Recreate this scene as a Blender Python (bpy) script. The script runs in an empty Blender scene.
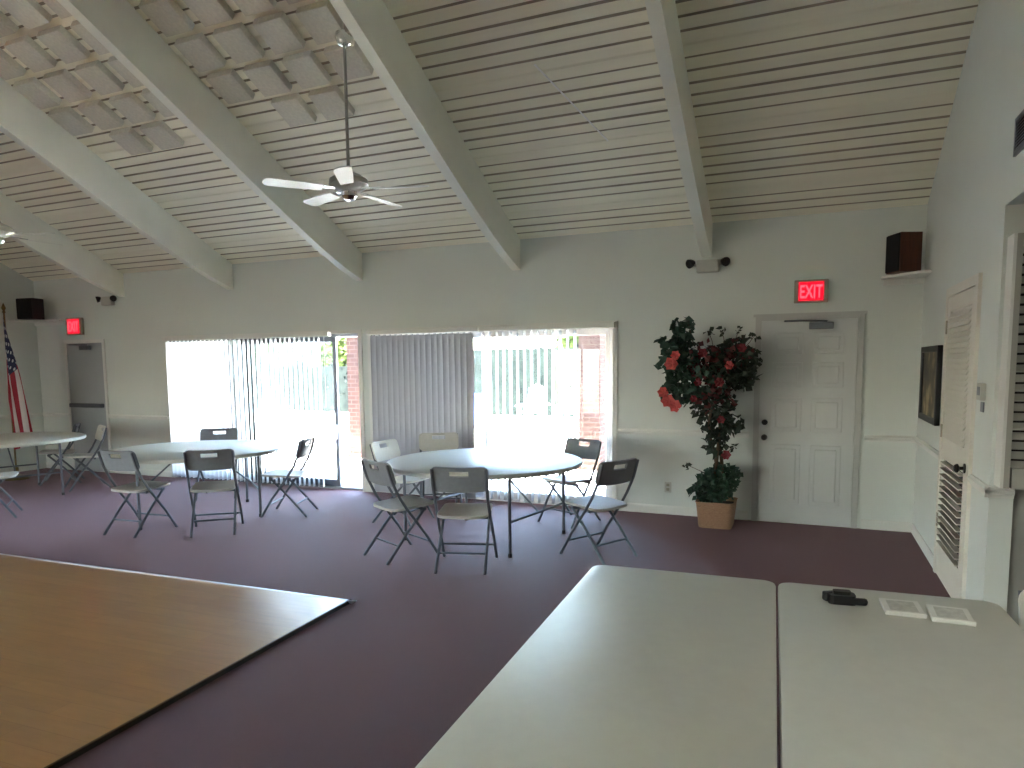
import bpy, bmesh, math, random
from mathutils import Vector, Matrix
random.seed(7)
sc = bpy.context.scene
COL = sc.collection
R = math.radians
PI = math.pi

# ------------------------------------------------------------------ camera, sky, sun, exposure
FPX = 692.4
cam_data = bpy.data.cameras.new('camera')
cam_data.sensor_width = 36.0
cam_data.lens = FPX / 1024 * 36.0
cam_data.shift_y = (430.8 - 384.0) / 1024
cam_data.clip_start = 0.05
cam_data.clip_end = 300
cam = bpy.data.objects.new('camera', cam_data)
COL.objects.link(cam)
EYE = 1.63
yaw, pitch, roll = R(23.086), R(5.49), R(-0.579)
fw = Vector((-math.sin(yaw) * math.cos(pitch), math.cos(yaw) * math.cos(pitch), -math.sin(pitch)))
rt = Vector((math.cos(yaw), math.sin(yaw), 0))
up = rt.cross(fw)
r2 = rt * math.cos(roll) + up * math.sin(roll)
u2 = -rt * math.sin(roll) + up * math.cos(roll)
mw = Matrix((r2, u2, -fw)).transposed().to_4x4()
mw.translation = Vector((0, 0, EYE))
cam.matrix_world = mw
sc.camera = cam

world = bpy.data.worlds.new('sky')
sc.world = world
world.use_nodes = True
wn = world.node_tree.nodes
bg = wn['Background']
sky = wn.new('ShaderNodeTexSky')
sky.sky_type = 'NISHITA'
sky.sun_disc = False
sky.sun_elevation = R(74)
sky.sun_rotation = R(200)
sky.air_density = 1.0
sky.dust_density = 2.0
world.node_tree.links.new(sky.outputs[0], bg.inputs[0])
bg.inputs[1].default_value = 0.42

sun_d = bpy.data.lights.new('sun', 'SUN')
sun_d.energy = 9.0
sun_d.angle = R(0.6)
sun_d.color = (1.0, 0.985, 0.95)
sun = bpy.data.objects.new('sun', sun_d)
COL.objects.link(sun)
sun.rotation_euler = Vector((0.10, 0.24, -0.97)).to_track_quat('-Z', 'Y').to_euler()

lamp_d = bpy.data.lights.new('fill_lamp', 'AREA')      # unseen fill lamp added in the side recess to brighten the room
lamp_d.shape = 'RECTANGLE'
lamp_d.size, lamp_d.size_y = 0.4, 1.4
lamp_d.energy = 0.6
lamp_d.color = (1.0, 0.97, 0.90)
lamp = bpy.data.objects.new('fill_lamp', lamp_d)
COL.objects.link(lamp)
lamp.location = (1.45, 1.7, 2.44)

sc.view_settings.view_transform = 'Standard'
sc.view_settings.look = 'None'
sc.view_settings.gamma = 1.0
sc.view_settings.use_curve_mapping = False
sc.view_settings.exposure = 4.7
cy = sc.cycles
cy.use_denoising = True
cy.max_bounces = 14
cy.diffuse_bounces = 8
cy.glossy_bounces = 4
cy.transmission_bounces = 6
cy.transparent_max_bounces = 16
cy.sample_clamp_indirect = 12
cy.caustics_reflective = False
cy.caustics_refractive = False

# ------------------------------------------------------------------ materials
def lin(c):
    out = []
    for v in c:
        v /= 255.0
        out.append(v / 12.92 if v <= 0.04045 else ((v + 0.055) / 1.055) ** 2.4)
    return out

def mat(name, rgb, rough=0.6, var=0.06, scale=6.0, metal=0.0, bump=0.0, bscale=60.0, spec=0.4, coords='Object', stretch=None):
    m = bpy.data.materials.new(name)
    m.use_nodes = True
    nt = m.node_tree
    n, l = nt.nodes, nt.links
    b = n['Principled BSDF']
    b.inputs['Roughness'].default_value = rough
    b.inputs['Metallic'].default_value = metal
    b.inputs['Specular IOR Level'].default_value = spec
    tc = n.new('ShaderNodeTexCoord')
    src = tc.outputs[coords]
    if stretch:
        mp = n.new('ShaderNodeMapping')
        mp.inputs['Scale'].default_value = stretch
        l.new(src, mp.inputs[0])
        src = mp.outputs[0]
    nz = n.new('ShaderNodeTexNoise')
    nz.inputs['Scale'].default_value = scale
    nz.inputs['Detail'].default_value = 5
    l.new(src, nz.inputs['Vector'])
    cr = n.new('ShaderNodeValToRGB')
    c = lin(rgb)
    cr.color_ramp.elements[0].position = 0.3
    cr.color_ramp.elements[1].position = 0.7
    cr.color_ramp.elements[0].color = [max(0, v * (1 - var)) for v in c] + [1]
    cr.color_ramp.elements[1].color = [min(1, v * (1 + var)) for v in c] + [1]
    l.new(nz.outputs['Fac'], cr.inputs[0])
    l.new(cr.outputs[0], b.inputs['Base Color'])
    if bump:
        n2 = n.new('ShaderNodeTexNoise')
        n2.inputs['Scale'].default_value = bscale
        n2.inputs['Detail'].default_value = 4
        l.new(src, n2.inputs['Vector'])
        bp = n.new('ShaderNodeBump')
        bp.inputs['Strength'].default_value = bump
        bp.inputs['Distance'].default_value = 0.01
        l.new(n2.outputs['Fac'], bp.inputs['Height'])
        l.new(bp.outputs[0], b.inputs['Normal'])
    return m

def emit(name, rgb, strength, base=(40, 5, 5)):
    m = mat(name, base, 0.4)
    b = m.node_tree.nodes['Principled BSDF']
    b.inputs['Emission Color'].default_value = lin(rgb) + [1]
    b.inputs['Emission Strength'].default_value = strength
    return m

WALL = mat('wall_paint', (210, 215, 209), 0.75, 0.015, 2.0, bump=0.05, bscale=140)
TRIM = mat('trim_paint', (216, 217, 211), 0.5, 0.02, 3.0)
CEIL = mat('ceiling_paint', (243, 240, 222), 0.6, 0.05, 1.6, stretch=(0.4, 6, 1))
GAP = mat('board_gap', (160, 152, 136), 0.9, 0.25, 3.0)  # groove colour darkened, adding to the shade between the boards
BEAM = mat('beam_paint', (236, 236, 226), 0.6, 0.03, 3.0)
CARPET = mat('carpet', (70, 34, 34), 0.7, 0.22, 90, bump=0.4, bscale=320, spec=0.35)
_cb = CARPET.node_tree.nodes['Principled BSDF']
_cb.inputs['Sheen Weight'].default_value = 0.3
_cb.inputs['Sheen Tint'].default_value = (1, .66, .70, 1)
_cb.inputs['Sheen Roughness'].default_value = 0.35
DOORP = mat('door_paint', (200, 203, 200), 0.5, 0.02, 3)
DOORG = mat('grey_door_paint', (160, 164, 166), 0.5, 0.03, 3)
FRAMEG = mat('door_frame_paint', (186, 188, 184), 0.5, 0.02, 3)
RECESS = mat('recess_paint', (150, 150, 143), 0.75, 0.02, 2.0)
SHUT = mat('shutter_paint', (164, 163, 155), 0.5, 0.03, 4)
LOUV = mat('louvre_paint', (214, 210, 198), 0.5, 0.03, 4)
METAL = mat('dark_steel', (92, 95, 102), 0.45, 0.08, 20, metal=0.2)
GREYM = mat('grey_steel', (120, 124, 128), 0.4, 0.08, 20, metal=0.6)
ALU = mat('brushed_aluminium', (205, 205, 205), 0.3, 0.05, 40, metal=0.9)
BRONZE = mat('bronze_hardware', (40, 34, 28), 0.4, 0.1, 20, metal=0.5)
BRASSY = mat('hinge_metal', (150, 144, 128), 0.4, 0.1, 20, metal=0.7)
BLACK = mat('black_plastic', (22, 22, 23), 0.45, 0.1, 20)
BLACKG = mat('speaker_cloth', (16, 18, 17), 0.9, 0.2, 200)
WALNUT = mat('walnut_veneer', (74, 38, 20), 0.5, 0.25, 5, stretch=(12, 12, 1))
PLAST = mat('white_table_plastic', (202, 203, 193), 0.42, 0.02, 25, bump=0.05, bscale=260)
PALE = mat('pale_chair_plastic', (206, 204, 194), 0.5, 0.03, 30)
CHARC = mat('charcoal_chair_plastic', (122, 126, 132), 0.5, 0.06, 30)
TAUPE = mat('toplit_seat_plastic', (172, 168, 160), 0.5, 0.05, 30)  # seat lighter than the back, ceiling light put into its colour
FANW = mat('fan_white', (226, 225, 216), 0.4, 0.03, 8)
FANM = mat('fan_motor_grey', (150, 148, 138), 0.4, 0.05, 8)
CHROME = mat('chrome', (215, 215, 210), 0.18, 0.03, 30, metal=1.0)
TILE = mat('acoustic_foam', (216, 213, 200), 0.95, 0.07, 40, bump=0.4, bscale=160)
TILE2 = mat('acoustic_foam_pinkish', (198, 186, 180), 0.95, 0.07, 40, bump=0.4, bscale=160)
VINYL = mat('white_vinyl_vane', (212, 212, 212), 0.5, 0.02, 4)
VINYLSHADE = mat('shaded_vinyl_vane', (176, 178, 184), 0.55, 0.06, 4, stretch=(2, 2, 0.2))  # same white vinyl, shade on the shut vanes put into the colour
PAPER = mat('white_paper', (226, 226, 220), 0.6, 0.03, 30)
PAPERG = mat('greyish_print', (196, 196, 188), 0.6, 0.15, 50)
TERRA = mat('wicker_tan', (160, 126, 98), 0.7, 0.2, 60, bump=0.6, bscale=90, stretch=(1, 1, 3))
SOIL = mat('moss', (52, 50, 38), 0.95, 0.3, 40)
BARK = mat('twisted_bark', (92, 78, 64), 0.85, 0.3, 30, stretch=(4, 4, 0.6), bump=0.4)
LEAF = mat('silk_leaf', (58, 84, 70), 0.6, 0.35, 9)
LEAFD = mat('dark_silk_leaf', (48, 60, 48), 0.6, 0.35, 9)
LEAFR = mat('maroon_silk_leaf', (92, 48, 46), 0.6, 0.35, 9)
PETAL = mat('coral_petal', (200, 88, 84), 0.6, 0.2, 20)
PETALD = mat('deep_red_petal', (132, 52, 58), 0.6, 0.2, 20)
PATIO = mat('patio_concrete', (226, 222, 214), 0.9, 0.06, 1.2, bump=0.1)
HEDGE = mat('hedge_leaf', (18, 23, 20), 0.8, 0.35, 4, spec=0.06)
TREEL = mat('sunlit_tree_leaf', (52, 62, 26), 0.8, 0.35, 2, spec=0.1)
TRUNK = mat('tree_bark', (84, 72, 60), 0.9, 0.2, 8)
OUTW = mat('white_outdoor_paint', (249, 249, 247), 0.5, 0.02, 6)
OUTD = mat('dark_patio_frame', (40, 45, 48), 0.6, 0.05, 6, spec=0.15)
HOUSE = mat('house_stucco', (60, 58, 56), 0.9, 0.05, 3, spec=0.1)
ROOF = mat('house_shingles', (46, 46, 48), 0.9, 0.15, 14, spec=0.1)
BLUE = mat('blue_bin_plastic', (14, 60, 130), 0.5, 0.05, 5)
FINIAL = mat('gilt_finial', (110, 92, 56), 0.4, 0.1, 20, metal=0.8)
OUTLET = mat('outlet_plastic', (186, 186, 176), 0.5, 0.03, 20)
EXITF = mat('exit_housing', (150, 146, 132), 0.5, 0.04, 20)
EXITR = emit('exit_red_panel', (255, 8, 42), 0.052)
EXITL = emit('exit_letter_light', (255, 96, 112), 0.056)
SLOTSHADE = mat('painted_slot_shade', (36, 34, 32), 0.8, 0.1, 20)  # dark colour standing in for shade behind slats and grille

def wood_floor():
    m = mat('dance_floor_laminate', (162, 120, 72), 0.3, 0.18, 3.0, stretch=(1.2, 9, 1), spec=0.5)
    n, l = m.node_tree.nodes, m.node_tree.links
    b = n['Principled BSDF']
    tc = n.new('ShaderNodeTexCoord')
    br = n.new('ShaderNodeTexBrick')
    br.inputs['Scale'].default_value = 1.0
    br.inputs['Brick Width'].default_value = 0.92
    br.inputs['Row Height'].default_value = 0.115
    br.inputs['Mortar Size'].default_value = 0.0015
    br.inputs['Color1'].default_value = lin((168, 126, 78)) + [1]
    br.inputs['Color2'].default_value = lin((154, 112, 68)) + [1]
    br.inputs['Mortar'].default_value = lin((128, 90, 56)) + [1]
    l.new(tc.outputs['Object'], br.inputs['Vector'])
    mx = n.new('ShaderNodeMix')
    mx.data_type = 'RGBA'
    mx.inputs[0].default_value = 0.6
    old = b.inputs['Base Color'].links[0].from_socket
    l.new(old, mx.inputs[6])
    l.new(br.outputs['Color'], mx.inputs[7])
    l.new(mx.outputs[2], b.inputs['Base Color'])
    b.inputs['Coat Weight'].default_value = 0.5
    b.inputs['Coat Roughness'].default_value = 0.16
    return m
WOOD = wood_floor()

def brick_mat():
    m = mat('brick', (190, 130, 110), 0.95, 0.1, 8, spec=0.05)
    n, l = m.node_tree.nodes, m.node_tree.links
    b = n['Principled BSDF']
    tc = n.new('ShaderNodeTexCoord')
    mp = n.new('ShaderNodeMapping')
    mp.inputs['Rotation'].default_value = (R(90), 0, 0)
    l.new(tc.outputs['Object'], mp.inputs[0])
    br = n.new('ShaderNodeTexBrick')
    br.inputs['Scale'].default_value = 1.0
    br.inputs['Brick Width'].default_value = 0.2
    br.inputs['Row Height'].default_value = 0.075
    br.inputs['Mortar Size'].default_value = 0.008
    br.inputs['Color1'].default_value = lin((54, 39, 35)) + [1]
    br.inputs['Color2'].default_value = lin((46, 33, 30)) + [1]
    br.inputs['Mortar'].default_value = lin((62, 54, 50)) + [1]
    l.new(mp.outputs[0], br.inputs['Vector'])
    l.new(br.outputs['Color'], b.inputs['Base Color'])
    return m
BRICK = brick_mat()

def glass_mat():
    m = bpy.data.materials.new('window_glass')
    m.use_nodes = True
    n, l = m.node_tree.nodes, m.node_tree.links
    n.remove(n['Principled BSDF'])
    out = n['Material Output']
    tr = n.new('ShaderNodeBsdfTransparent')
    tr.inputs[0].default_value = (0.93, 0.96, 0.95, 1)
    gl = n.new('ShaderNodeBsdfGlossy')
    gl.inputs['Roughness'].default_value = 0.02
    fr = n.new('ShaderNodeFresnel')
    fr.inputs[0].default_value = 1.45
    mx = n.new('ShaderNodeMixShader')
    l.new(fr.outputs[0], mx.inputs[0])
    l.new(tr.outputs[0], mx.inputs[1])
    l.new(gl.outputs[0], mx.inputs[2])
    l.new(mx.outputs[0], out.inputs[0])
    return m
GLASS = glass_mat()

def flag_mat():
    m = mat('flag_cloth', (255, 255, 255), 0.8, 0.02, 10)
    n, l = m.node_tree.nodes, m.node_tree.links
    b = n['Principled BSDF']
    uv = n.new('ShaderNodeTexCoord')
    sp = n.new('ShaderNodeSeparateXYZ')
    l.new(uv.outputs['UV'], sp.inputs[0])
    def math_(op, a, bb):
        k = n.new('ShaderNodeMath')
        k.operation = op
        for i, v in enumerate((a, bb)):
            if v is None:
                continue
            if isinstance(v, (int, float)):
                k.inputs[i].default_value = v
            else:
                l.new(v, k.inputs[i])
        return k.outputs[0]
    u, v = sp.outputs[0], sp.outputs[1]
    st = math_('MODULO', math_('FLOOR', math_('MULTIPLY', v, 13.0), None), 2.0)
    def mixc(f, a, bb):
        k = n.new('ShaderNodeMix')
        k.data_type = 'RGBA'
        l.new(f, k.inputs[0])
        for i, c in ((6, a), (7, bb)):
            if isinstance(c, tuple):
                k.inputs[i].default_value = lin(c) + [1]
            else:
                l.new(c, k.inputs[i])
        return k.outputs[2]
    stripes = mixc(st, (150, 34, 48), (214, 206, 204))
    canton = math_('MULTIPLY', math_('LESS_THAN', u, 0.4), math_('LESS_THAN', v, 0.5385))
    # staggered rows of white stars (dots) on the blue canton
    cu = math_('MULTIPLY', u, 11 / 0.4)
    cv = math_('MULTIPLY', v, 9 / 0.5385)
    du = math_('SUBTRACT', math_('FRACT', cu, None), 0.5)
    dv = math_('SUBTRACT', math_('FRACT', cv, None), 0.5)
    par = math_('MODULO', math_('ADD', math_('FLOOR', cu, None), math_('FLOOR', cv, None)), 2.0)
    d2 = math_('ADD', math_('MULTIPLY', du, du), math_('MULTIPLY', dv, dv))
    star = math_('MULTIPLY', math_('LESS_THAN', d2, 0.10), math_('LESS_THAN', par, 0.5))
    blue = mixc(star, (34, 42, 70), (206, 206, 206))
    l.new(mixc(canton, stripes, blue), b.inputs['Base Color'])
    return m
FLAG = flag_mat()

def art_mat():
    m = mat('dark_landscape_print', (80, 70, 50), 0.5, 0.6, 3.5)
    cr = [k for k in m.node_tree.nodes if k.type == 'VALTORGB'][0].color_ramp
    cr.elements[0].position = 0.38
    cr.elements[0].color = lin((34, 34, 28)) + [1]
    cr.elements[1].position = 0.68
    cr.elements[1].color = lin((196, 176, 132)) + [1]
    e = cr.elements.new(0.52)
    e.color = lin((92, 82, 58)) + [1]
    return m
ART = art_mat()

# ------------------------------------------------------------------ mesh helpers
class MB:
    def __init__(s):
        s.bm = bmesh.new()
    def box(s, x0, x1, y0, y1, z0, z1, mtx=None, bevel=0.0, seg=2):
        vs = [s.bm.verts.new((x, y, z)) for x in (x0, x1) for y in (y0, y1) for z in (z0, z1)]
        q = [(0, 1, 3, 2), (4, 6, 7, 5), (0, 4, 5, 1), (2, 3, 7, 6), (0, 2, 6, 4), (1, 5, 7, 3)]
        fs = [s.bm.faces.new([vs[i] for i in f]) for f in q]
        if bevel:
            es = list({e for f in fs for e in f.edges})
            r = bmesh.ops.bevel(s.bm, geom=es, offset=bevel, segments=seg, affect='EDGES', profile=0.5)
            vs = list({v for f in r['faces'] for v in f.verts} | {v for v in vs if v.is_valid})
        if mtx is not None:
            bmesh.ops.transform(s.bm, matrix=mtx, verts=[v for v in vs if v.is_valid])
        return s
    def tube(s, pts, r, n=8, caps=True):
        pts = [Vector(p) for p in pts]
        rs = r if isinstance(r, (list, tuple)) else [r] * len(pts)
        rings = []
        ref = None
        for i, p in enumerate(pts):
            a = pts[max(i - 1, 0)]
            b = pts[min(i + 1, len(pts) - 1)]
            d = (b - a).normalized()
            if ref is None:
                ref = Vector((0, 0, 1)) if abs(d.z) < 0.9 else Vector((1, 0, 0))
            x = d.cross(ref).normalized()
            y = d.cross(x).normalized()
            ref = -y if False else x.cross(d)
            rings.append([s.bm.verts.new(p + (x * math.cos(2 * PI * k / n) + y * math.sin(2 * PI * k / n)) * rs[i]) for k in range(n)])
        for a, b in zip(rings, rings[1:]):
            for k in range(n):
                s.bm.faces.new((a[k], a[(k + 1) % n], b[(k + 1) % n], b[k]))
        if caps:
            s.bm.faces.new(rings[0][::-1])
            s.bm.faces.new(rings[-1])
        return s
    def lathe(s, prof, n=24, c=(0, 0, 0), mtx=None):
        rings, new = [], []
        for r, z in prof:
            if r < 1e-5:
                v = s.bm.verts.new((c[0], c[1], c[2] + z))
                rings.append([v])
                new.append(v)
            else:
                ring = [s.bm.verts.new((c[0] + r * math.cos(2 * PI * k / n), c[1] + r * math.sin(2 * PI * k / n), c[2] + z)) for k in range(n)]
                rings.append(ring)
                new += ring
        for a, b in zip(rings, rings[1:]):
            for k in range(n):
                k2 = (k + 1) % n
                if len(a) == 1 and len(b) == 1:
                    continue
                if len(a) == 1:
                    s.bm.faces.new((a[0], b[k2], b[k]))
                elif len(b) == 1:
                    s.bm.faces.new((a[k], a[k2], b[0]))
                else:
                    s.bm.faces.new((a[k], a[k2], b[k2], b[k]))
        if mtx is not None:
            bmesh.ops.transform(s.bm, matrix=mtx, verts=new)
        return s
    def prism(s, poly, z0, z1, mtx=None):
        a = [s.bm.verts.new((x, y, z0)) for x, y in poly]
        b = [s.bm.verts.new((x, y, z1)) for x, y in poly]
        n = len(poly)
        s.bm.faces.new(a[::-1])
        s.bm.faces.new(b)
        for k in range(n):
            s.bm.faces.new((a[k], a[(k + 1) % n], b[(k + 1) % n], b[k]))
        if mtx is not None:
            bmesh.ops.transform(s.bm, matrix=mtx, verts=a + b)
        return s
    def quad(s, *p):
        s.bm.faces.new([s.bm.verts.new(q) for q in p])
        return s
    def build(s, name, m, parent=None, smooth=None, loc=None, rotz=0.0):
        bmesh.ops.recalc_face_normals(s.bm, faces=s.bm.faces)
        me = bpy.data.meshes.new(name)
        s.bm.to_mesh(me)
        s.bm.free()
        me.materials.append(m)
        if smooth is not None:
            me.polygons.foreach_set('use_smooth', [True] * len(me.polygons))
            me.set_sharp_from_angle(angle=R(smooth))
        o = bpy.data.objects.new(name, me)
        COL.objects.link(o)
        if parent is not None:
            o.parent = parent
        if loc is not None:
            o.location = loc
        o.rotation_euler.z = rotz
        return o

def thing(name, label, cat, loc=(0, 0, 0), rotz=0.0, group=None):
    o = bpy.data.objects.new(name, None)
    COL.objects.link(o)
    o.empty_display_size = 0.1
    o.location = loc
    o.rotation_euler = (0, 0, rotz)
    return tag(o, label, cat, group)

def tag(o, label, cat, group=None, kind=None):
    o['label'] = label
    o['category'] = cat
    if group:
        o['group'] = group
    if kind:
        o['kind'] = kind
    return o

def struct(o):
    o['kind'] = 'structure'
    return o

def copy_tree(o, parent=None):
    c = o.copy()
    COL.objects.link(c)
    if parent is not None:
        c.parent = parent
    for ch in list(o.children):
        copy_tree(ch, c)
    return c

def rrect(hx, hy, r, n=6):
    p = []
    for cx, cy_, a0 in ((hx - r, hy - r, 0), (-hx + r, hy - r, 90), (-hx + r, -hy + r, 180), (hx - r, -hy + r, 270)):
        for k in range(n + 1):
            a = R(a0 + 90 * k / n)
            p.append((cx + r * math.cos(a), cy_ + r * math.sin(a)))
    return p

def facing(dx, dy):           # rotation that turns local +Y to (dx, dy)
    return math.atan2(-dx, dy)

# ------------------------------------------------------------------ room
D = 7.436            # inner face of the window wall
XR, XL = 0.963, -11.55
HW = 3.04            # ceiling height at the window wall
TS = math.tan(R(26.4))
CS = math.cos(R(26.4))
YRIDGE = 0.0
ZR = HW + (D - YRIDGE) * TS
YREAR = 2 * YRIDGE - D
def zc(y):
    return HW + (D - y) * TS

struct(MB().box(XL - 0.15, 4.0, YREAR - 0.15, D + 0.16, -0.12, 0.0).build('floor', CARPET))

# ceiling: boards laid along X with V-grooves between them, both slopes
def ceiling():
    b = MB()
    x0, x1 = XL - 0.12, 4.0
    pts = []
    L = (D - YRIDGE) / CS
    s = 0.0
    rng = random.Random(3)
    while s < L - 0.13:
        g = rng.choice((0.016, 0.018, 0.022, 0.025))
        d = rng.choice((0.016, 0.022, 0.034, 0.042))
        pts += [(s, 0.0), (s + 0.12 - g, 0.0), (s + 0.12 - g * 0.75, d), (s + 0.12 - g * 0.25, d)]
        s += 0.12
    pts.append((L, 0))
    prof = [(D - t * CS - h * 0.444, HW + t * math.sin(R(26.4)) + h * CS) for t, h in pts]
    prof = [(D + 0.9, HW - 0.9 * TS), ] + prof
    rear = [(YREAR - 0.9, HW - 0.9 * TS)]
    full = prof + rear
    topy = [(y, z + 0.14) for y, z in ((YREAR - 0.9, HW - 0.9 * TS), (YRIDGE, ZR), (D + 0.9, HW - 0.9 * TS))]
    loop = full + topy
    A = [b.bm.verts.new((x0, y, z)) for y, z in loop]
    B = [b.bm.verts.new((x1, y, z)) for y, z in loop]
    n = len(loop)
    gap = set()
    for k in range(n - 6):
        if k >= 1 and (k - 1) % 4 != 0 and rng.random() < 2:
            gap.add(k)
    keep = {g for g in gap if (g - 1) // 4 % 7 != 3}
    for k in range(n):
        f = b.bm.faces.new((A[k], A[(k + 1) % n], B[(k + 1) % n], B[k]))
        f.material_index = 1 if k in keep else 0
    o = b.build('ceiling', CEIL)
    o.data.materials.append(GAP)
    return struct(o)
ceiling()

# window wall with two slider openings; plain boxes around the openings
S1 = (-8.64, -5.28, 2.045)
S2 = (-5.09, -1.96, 2.045)
def wall_back():
    b = MB()
    y0, y1 = D, D + 0.16
    top = HW + 0.02
    b.box(XL - 0.15, S1[0], y0, y1, 0, top)
    b.box(S1[1], S2[0], y0, y1, 0, top)
    b.box(S2[1], XR + 0.15, y0, y1, 0, top)
    b.box(S1[0], S1[1], y0, y1, S1[2], top)
    b.box(S2[0], S2[1], y0, y1, S2[2], top)
    return struct(b.build('wall_back', WALL))
wall_back()

YJ = 4.60     # where the right wall stops and the recess begins
ZJ = 2.46     # underside of the header above the recess
def gable(poly, x0, x1, name):
    m = Matrix(((0, 0, 1, 0), (1, 0, 0, 0), (0, 1, 0, 0), (0, 0, 0, 1)))
    return struct(MB().prism(poly, x0, x1, m).build(name, WALL))
gable([(YJ, 0), (D, 0), (D, zc(D) + .05), (YRIDGE, ZR + .05), (YREAR, HW + .05), (YREAR, 0), (0.6, 0), (0.6, ZJ), (YJ, ZJ)], XR, XR + 0.115, 'wall_right')
gable([(D, 0), (D, HW + .05), (YRIDGE, ZR + .05), (YREAR, HW + .05), (YREAR, 0), (-5.6, 0), (-5.6, 2.1), (-1.0, 2.1), (-1.0, 0)], XL - 0.15, XL, 'wall_left')  # unseen floor-level opening added for fill daylight
# rear wall, behind the viewer, with an opening added to let in fill daylight
def wall_front():
    b = MB()
    y0, y1 = YREAR - 0.16, YREAR
    b.box(XL - .15, -9.0, y0, y1, 0, HW + .02)
    b.box(-1.0, 4.0, y0, y1, 0, HW + .02)
    b.box(-9.0, -1.0, y0, y1, 2.1, HW + .02).box(-9.0, -8.0, y0, y1, 0, 2.1).box(-6.4, -1.0, y0, y1, 0, 2.1)
    return struct(b.build('wall_front', WALL))
wall_front()
# recess behind the right wall
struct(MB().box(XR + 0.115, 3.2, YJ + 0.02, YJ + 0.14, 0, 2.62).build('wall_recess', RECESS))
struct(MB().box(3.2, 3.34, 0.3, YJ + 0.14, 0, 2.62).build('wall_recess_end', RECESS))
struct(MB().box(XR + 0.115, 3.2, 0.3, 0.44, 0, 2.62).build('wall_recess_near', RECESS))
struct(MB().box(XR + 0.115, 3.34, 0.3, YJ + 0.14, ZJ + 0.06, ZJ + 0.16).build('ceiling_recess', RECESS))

# beams
BX = [-0.98, -3.095, -5.245, -7.385, -9.525]
for x in BX:
    b = MB()
    dz = 0.475
    m = Matrix(((0, 0, 1, 0), (1, 0, 0, 0), (0, 1, 0, 0), (0, 0, 0, 1)))
    tail = [(D + .01, .345), (7.1, .40), (6.7, .44), (6.1, .468), (5.5, .475)]
    b.prism([(D + .01, HW + .02)] + [(y, zc(min(y, D)) - d) for y, d in tail] + [(YRIDGE, ZR - dz), (YREAR, HW - dz), (YREAR, HW + .02), (YRIDGE, ZR + .02)], x - .05, x + .05, m)
    struct(b.build('ceiling_beam', BEAM))

# trims: chair rail and baseboards, profile swept along a wall
def rail(name, a, b, n, z, prof, m=TRIM):
    """prof: list of (out, up); a, b: ends in plan; n: outward normal"""
    q = MB()
    A = [q.bm.verts.new((a[0] + n[0] * o, a[1] + n[1] * o, z + u)) for o, u in prof]
    B = [q.bm.verts.new((b[0] + n[0] * o, b[1] + n[1] * o, z + u)) for o, u in prof]
    k = len(prof)
    for i in range(k):
        q.bm.faces.new((A[i], A[(i + 1) % k], B[(i + 1) % k], B[i]))
    q.bm.faces.new(A[::-1])
    q.bm.faces.new(B)
    return struct(q.build(name, m))
CR = [(-.002, -.03), (.010, -.03), (.012, -.012), (.024, -.004), (.024, .016), (.014, .026), (.010, .034), (-.002, .034)]
BB = [(-.002, 0), (.014, 0), (.014, .075), (.008, .092), (-.002, .092)]
ti = 0
for a, b in ((XL, -10.90), (-9.97, -8.70), (-1.90, -.53), (.52, XR)):
    ti += 1
    rail('trim_%d' % ti, (a, D), (b, D), (0, -1), .885, CR)
    rail('baseboard_back' if ti == 1 else 'baseboard_back_%d' % ti, (a, D), (b, D), (0, -1), 0, BB)
rail('baseboard_back_5', (-5.28, D), (-5.09, D), (0, -1), 0, BB)
rail('trim_5', (XR, D), (XR, 6.12), (-1, 0), .885, CR)
rail('trim_6', (XR, 5.05), (XR, YJ - .024), (-1, 0), .885, CR)
rail('trim_7', (XR - .024, YJ), (XR + .115, YJ), (0, -1), .885, CR)
rail('trim_8', (XL, D), (XL, -.95), (1, 0), .885, CR)
rail('baseboard_right', (XR, D), (XR, 6.12), (-1, 0), 0, BB)
rail('baseboard_right_2', (XR, 5.05), (XR, YJ), (-1, 0), 0, BB)
rail('baseboard_left', (XL, D), (XL, -.95), (1, 0), 0, BB)

# ------------------------------------------------------------------ sliding glass doors
def slider(idx, S, panels):
    x0, x1, zt = S
    root = bpy.data.objects.new('window_%d' % idx, None)
    COL.objects.link(root)
    struct(root)
    f = MB()
    f.box(x0, x0 + .04, D + .03, D + .15, 0, zt).box(x1 - .04, x1, D + .03, D + .15, 0, zt)
    f.box(x0, x1, D + .03, D + .15, zt - .04, zt).box(x0, x1, D + .03, D + .15, 0, .03)
    f.build('window_frame', ALU if idx == 2 else GREYM, root)
    for (a, b, y, m, handle) in panels:
        s = MB()
        w = .055
        s.box(a, a + w, y - .018, y + .018, .03, zt - .04).box(b - w, b, y - .018, y + .018, .03, zt - .04)
        s.box(a + w, b - w, y - .018, y + .018, zt - .1, zt - .04).box(a + w, b - w, y - .018, y + .018, .03, .12)
        sash = s.build('sash', m, root)
        MB().box(a + w - .004, b - w + .004, y - .003, y + .003, .116, zt - .096).build('glass_pane', GLASS, sash)
        if handle:
            hx = handle
            MB().box(hx - .016, hx + .016, y - .03, y - .018, .66, .86, bevel=.004).tube([(hx, y - .03, .68), (hx, y - .065, .70), (hx, y - .065, .82), (hx, y - .03, .84)], .008).build('door_handle', ALU, sash)
    return root
slider(1, S1, [(S1[0] + .04, -6.96, D + .115, ALU, None), (-7.36, -5.685, D + .07, METAL, -5.712)])
slider(2, S2, [(S2[0] + .04, -3.50, D + .115, ALU, None), (-3.56, S2[1] - .04, D + .07, ALU, -3.53)])
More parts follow.
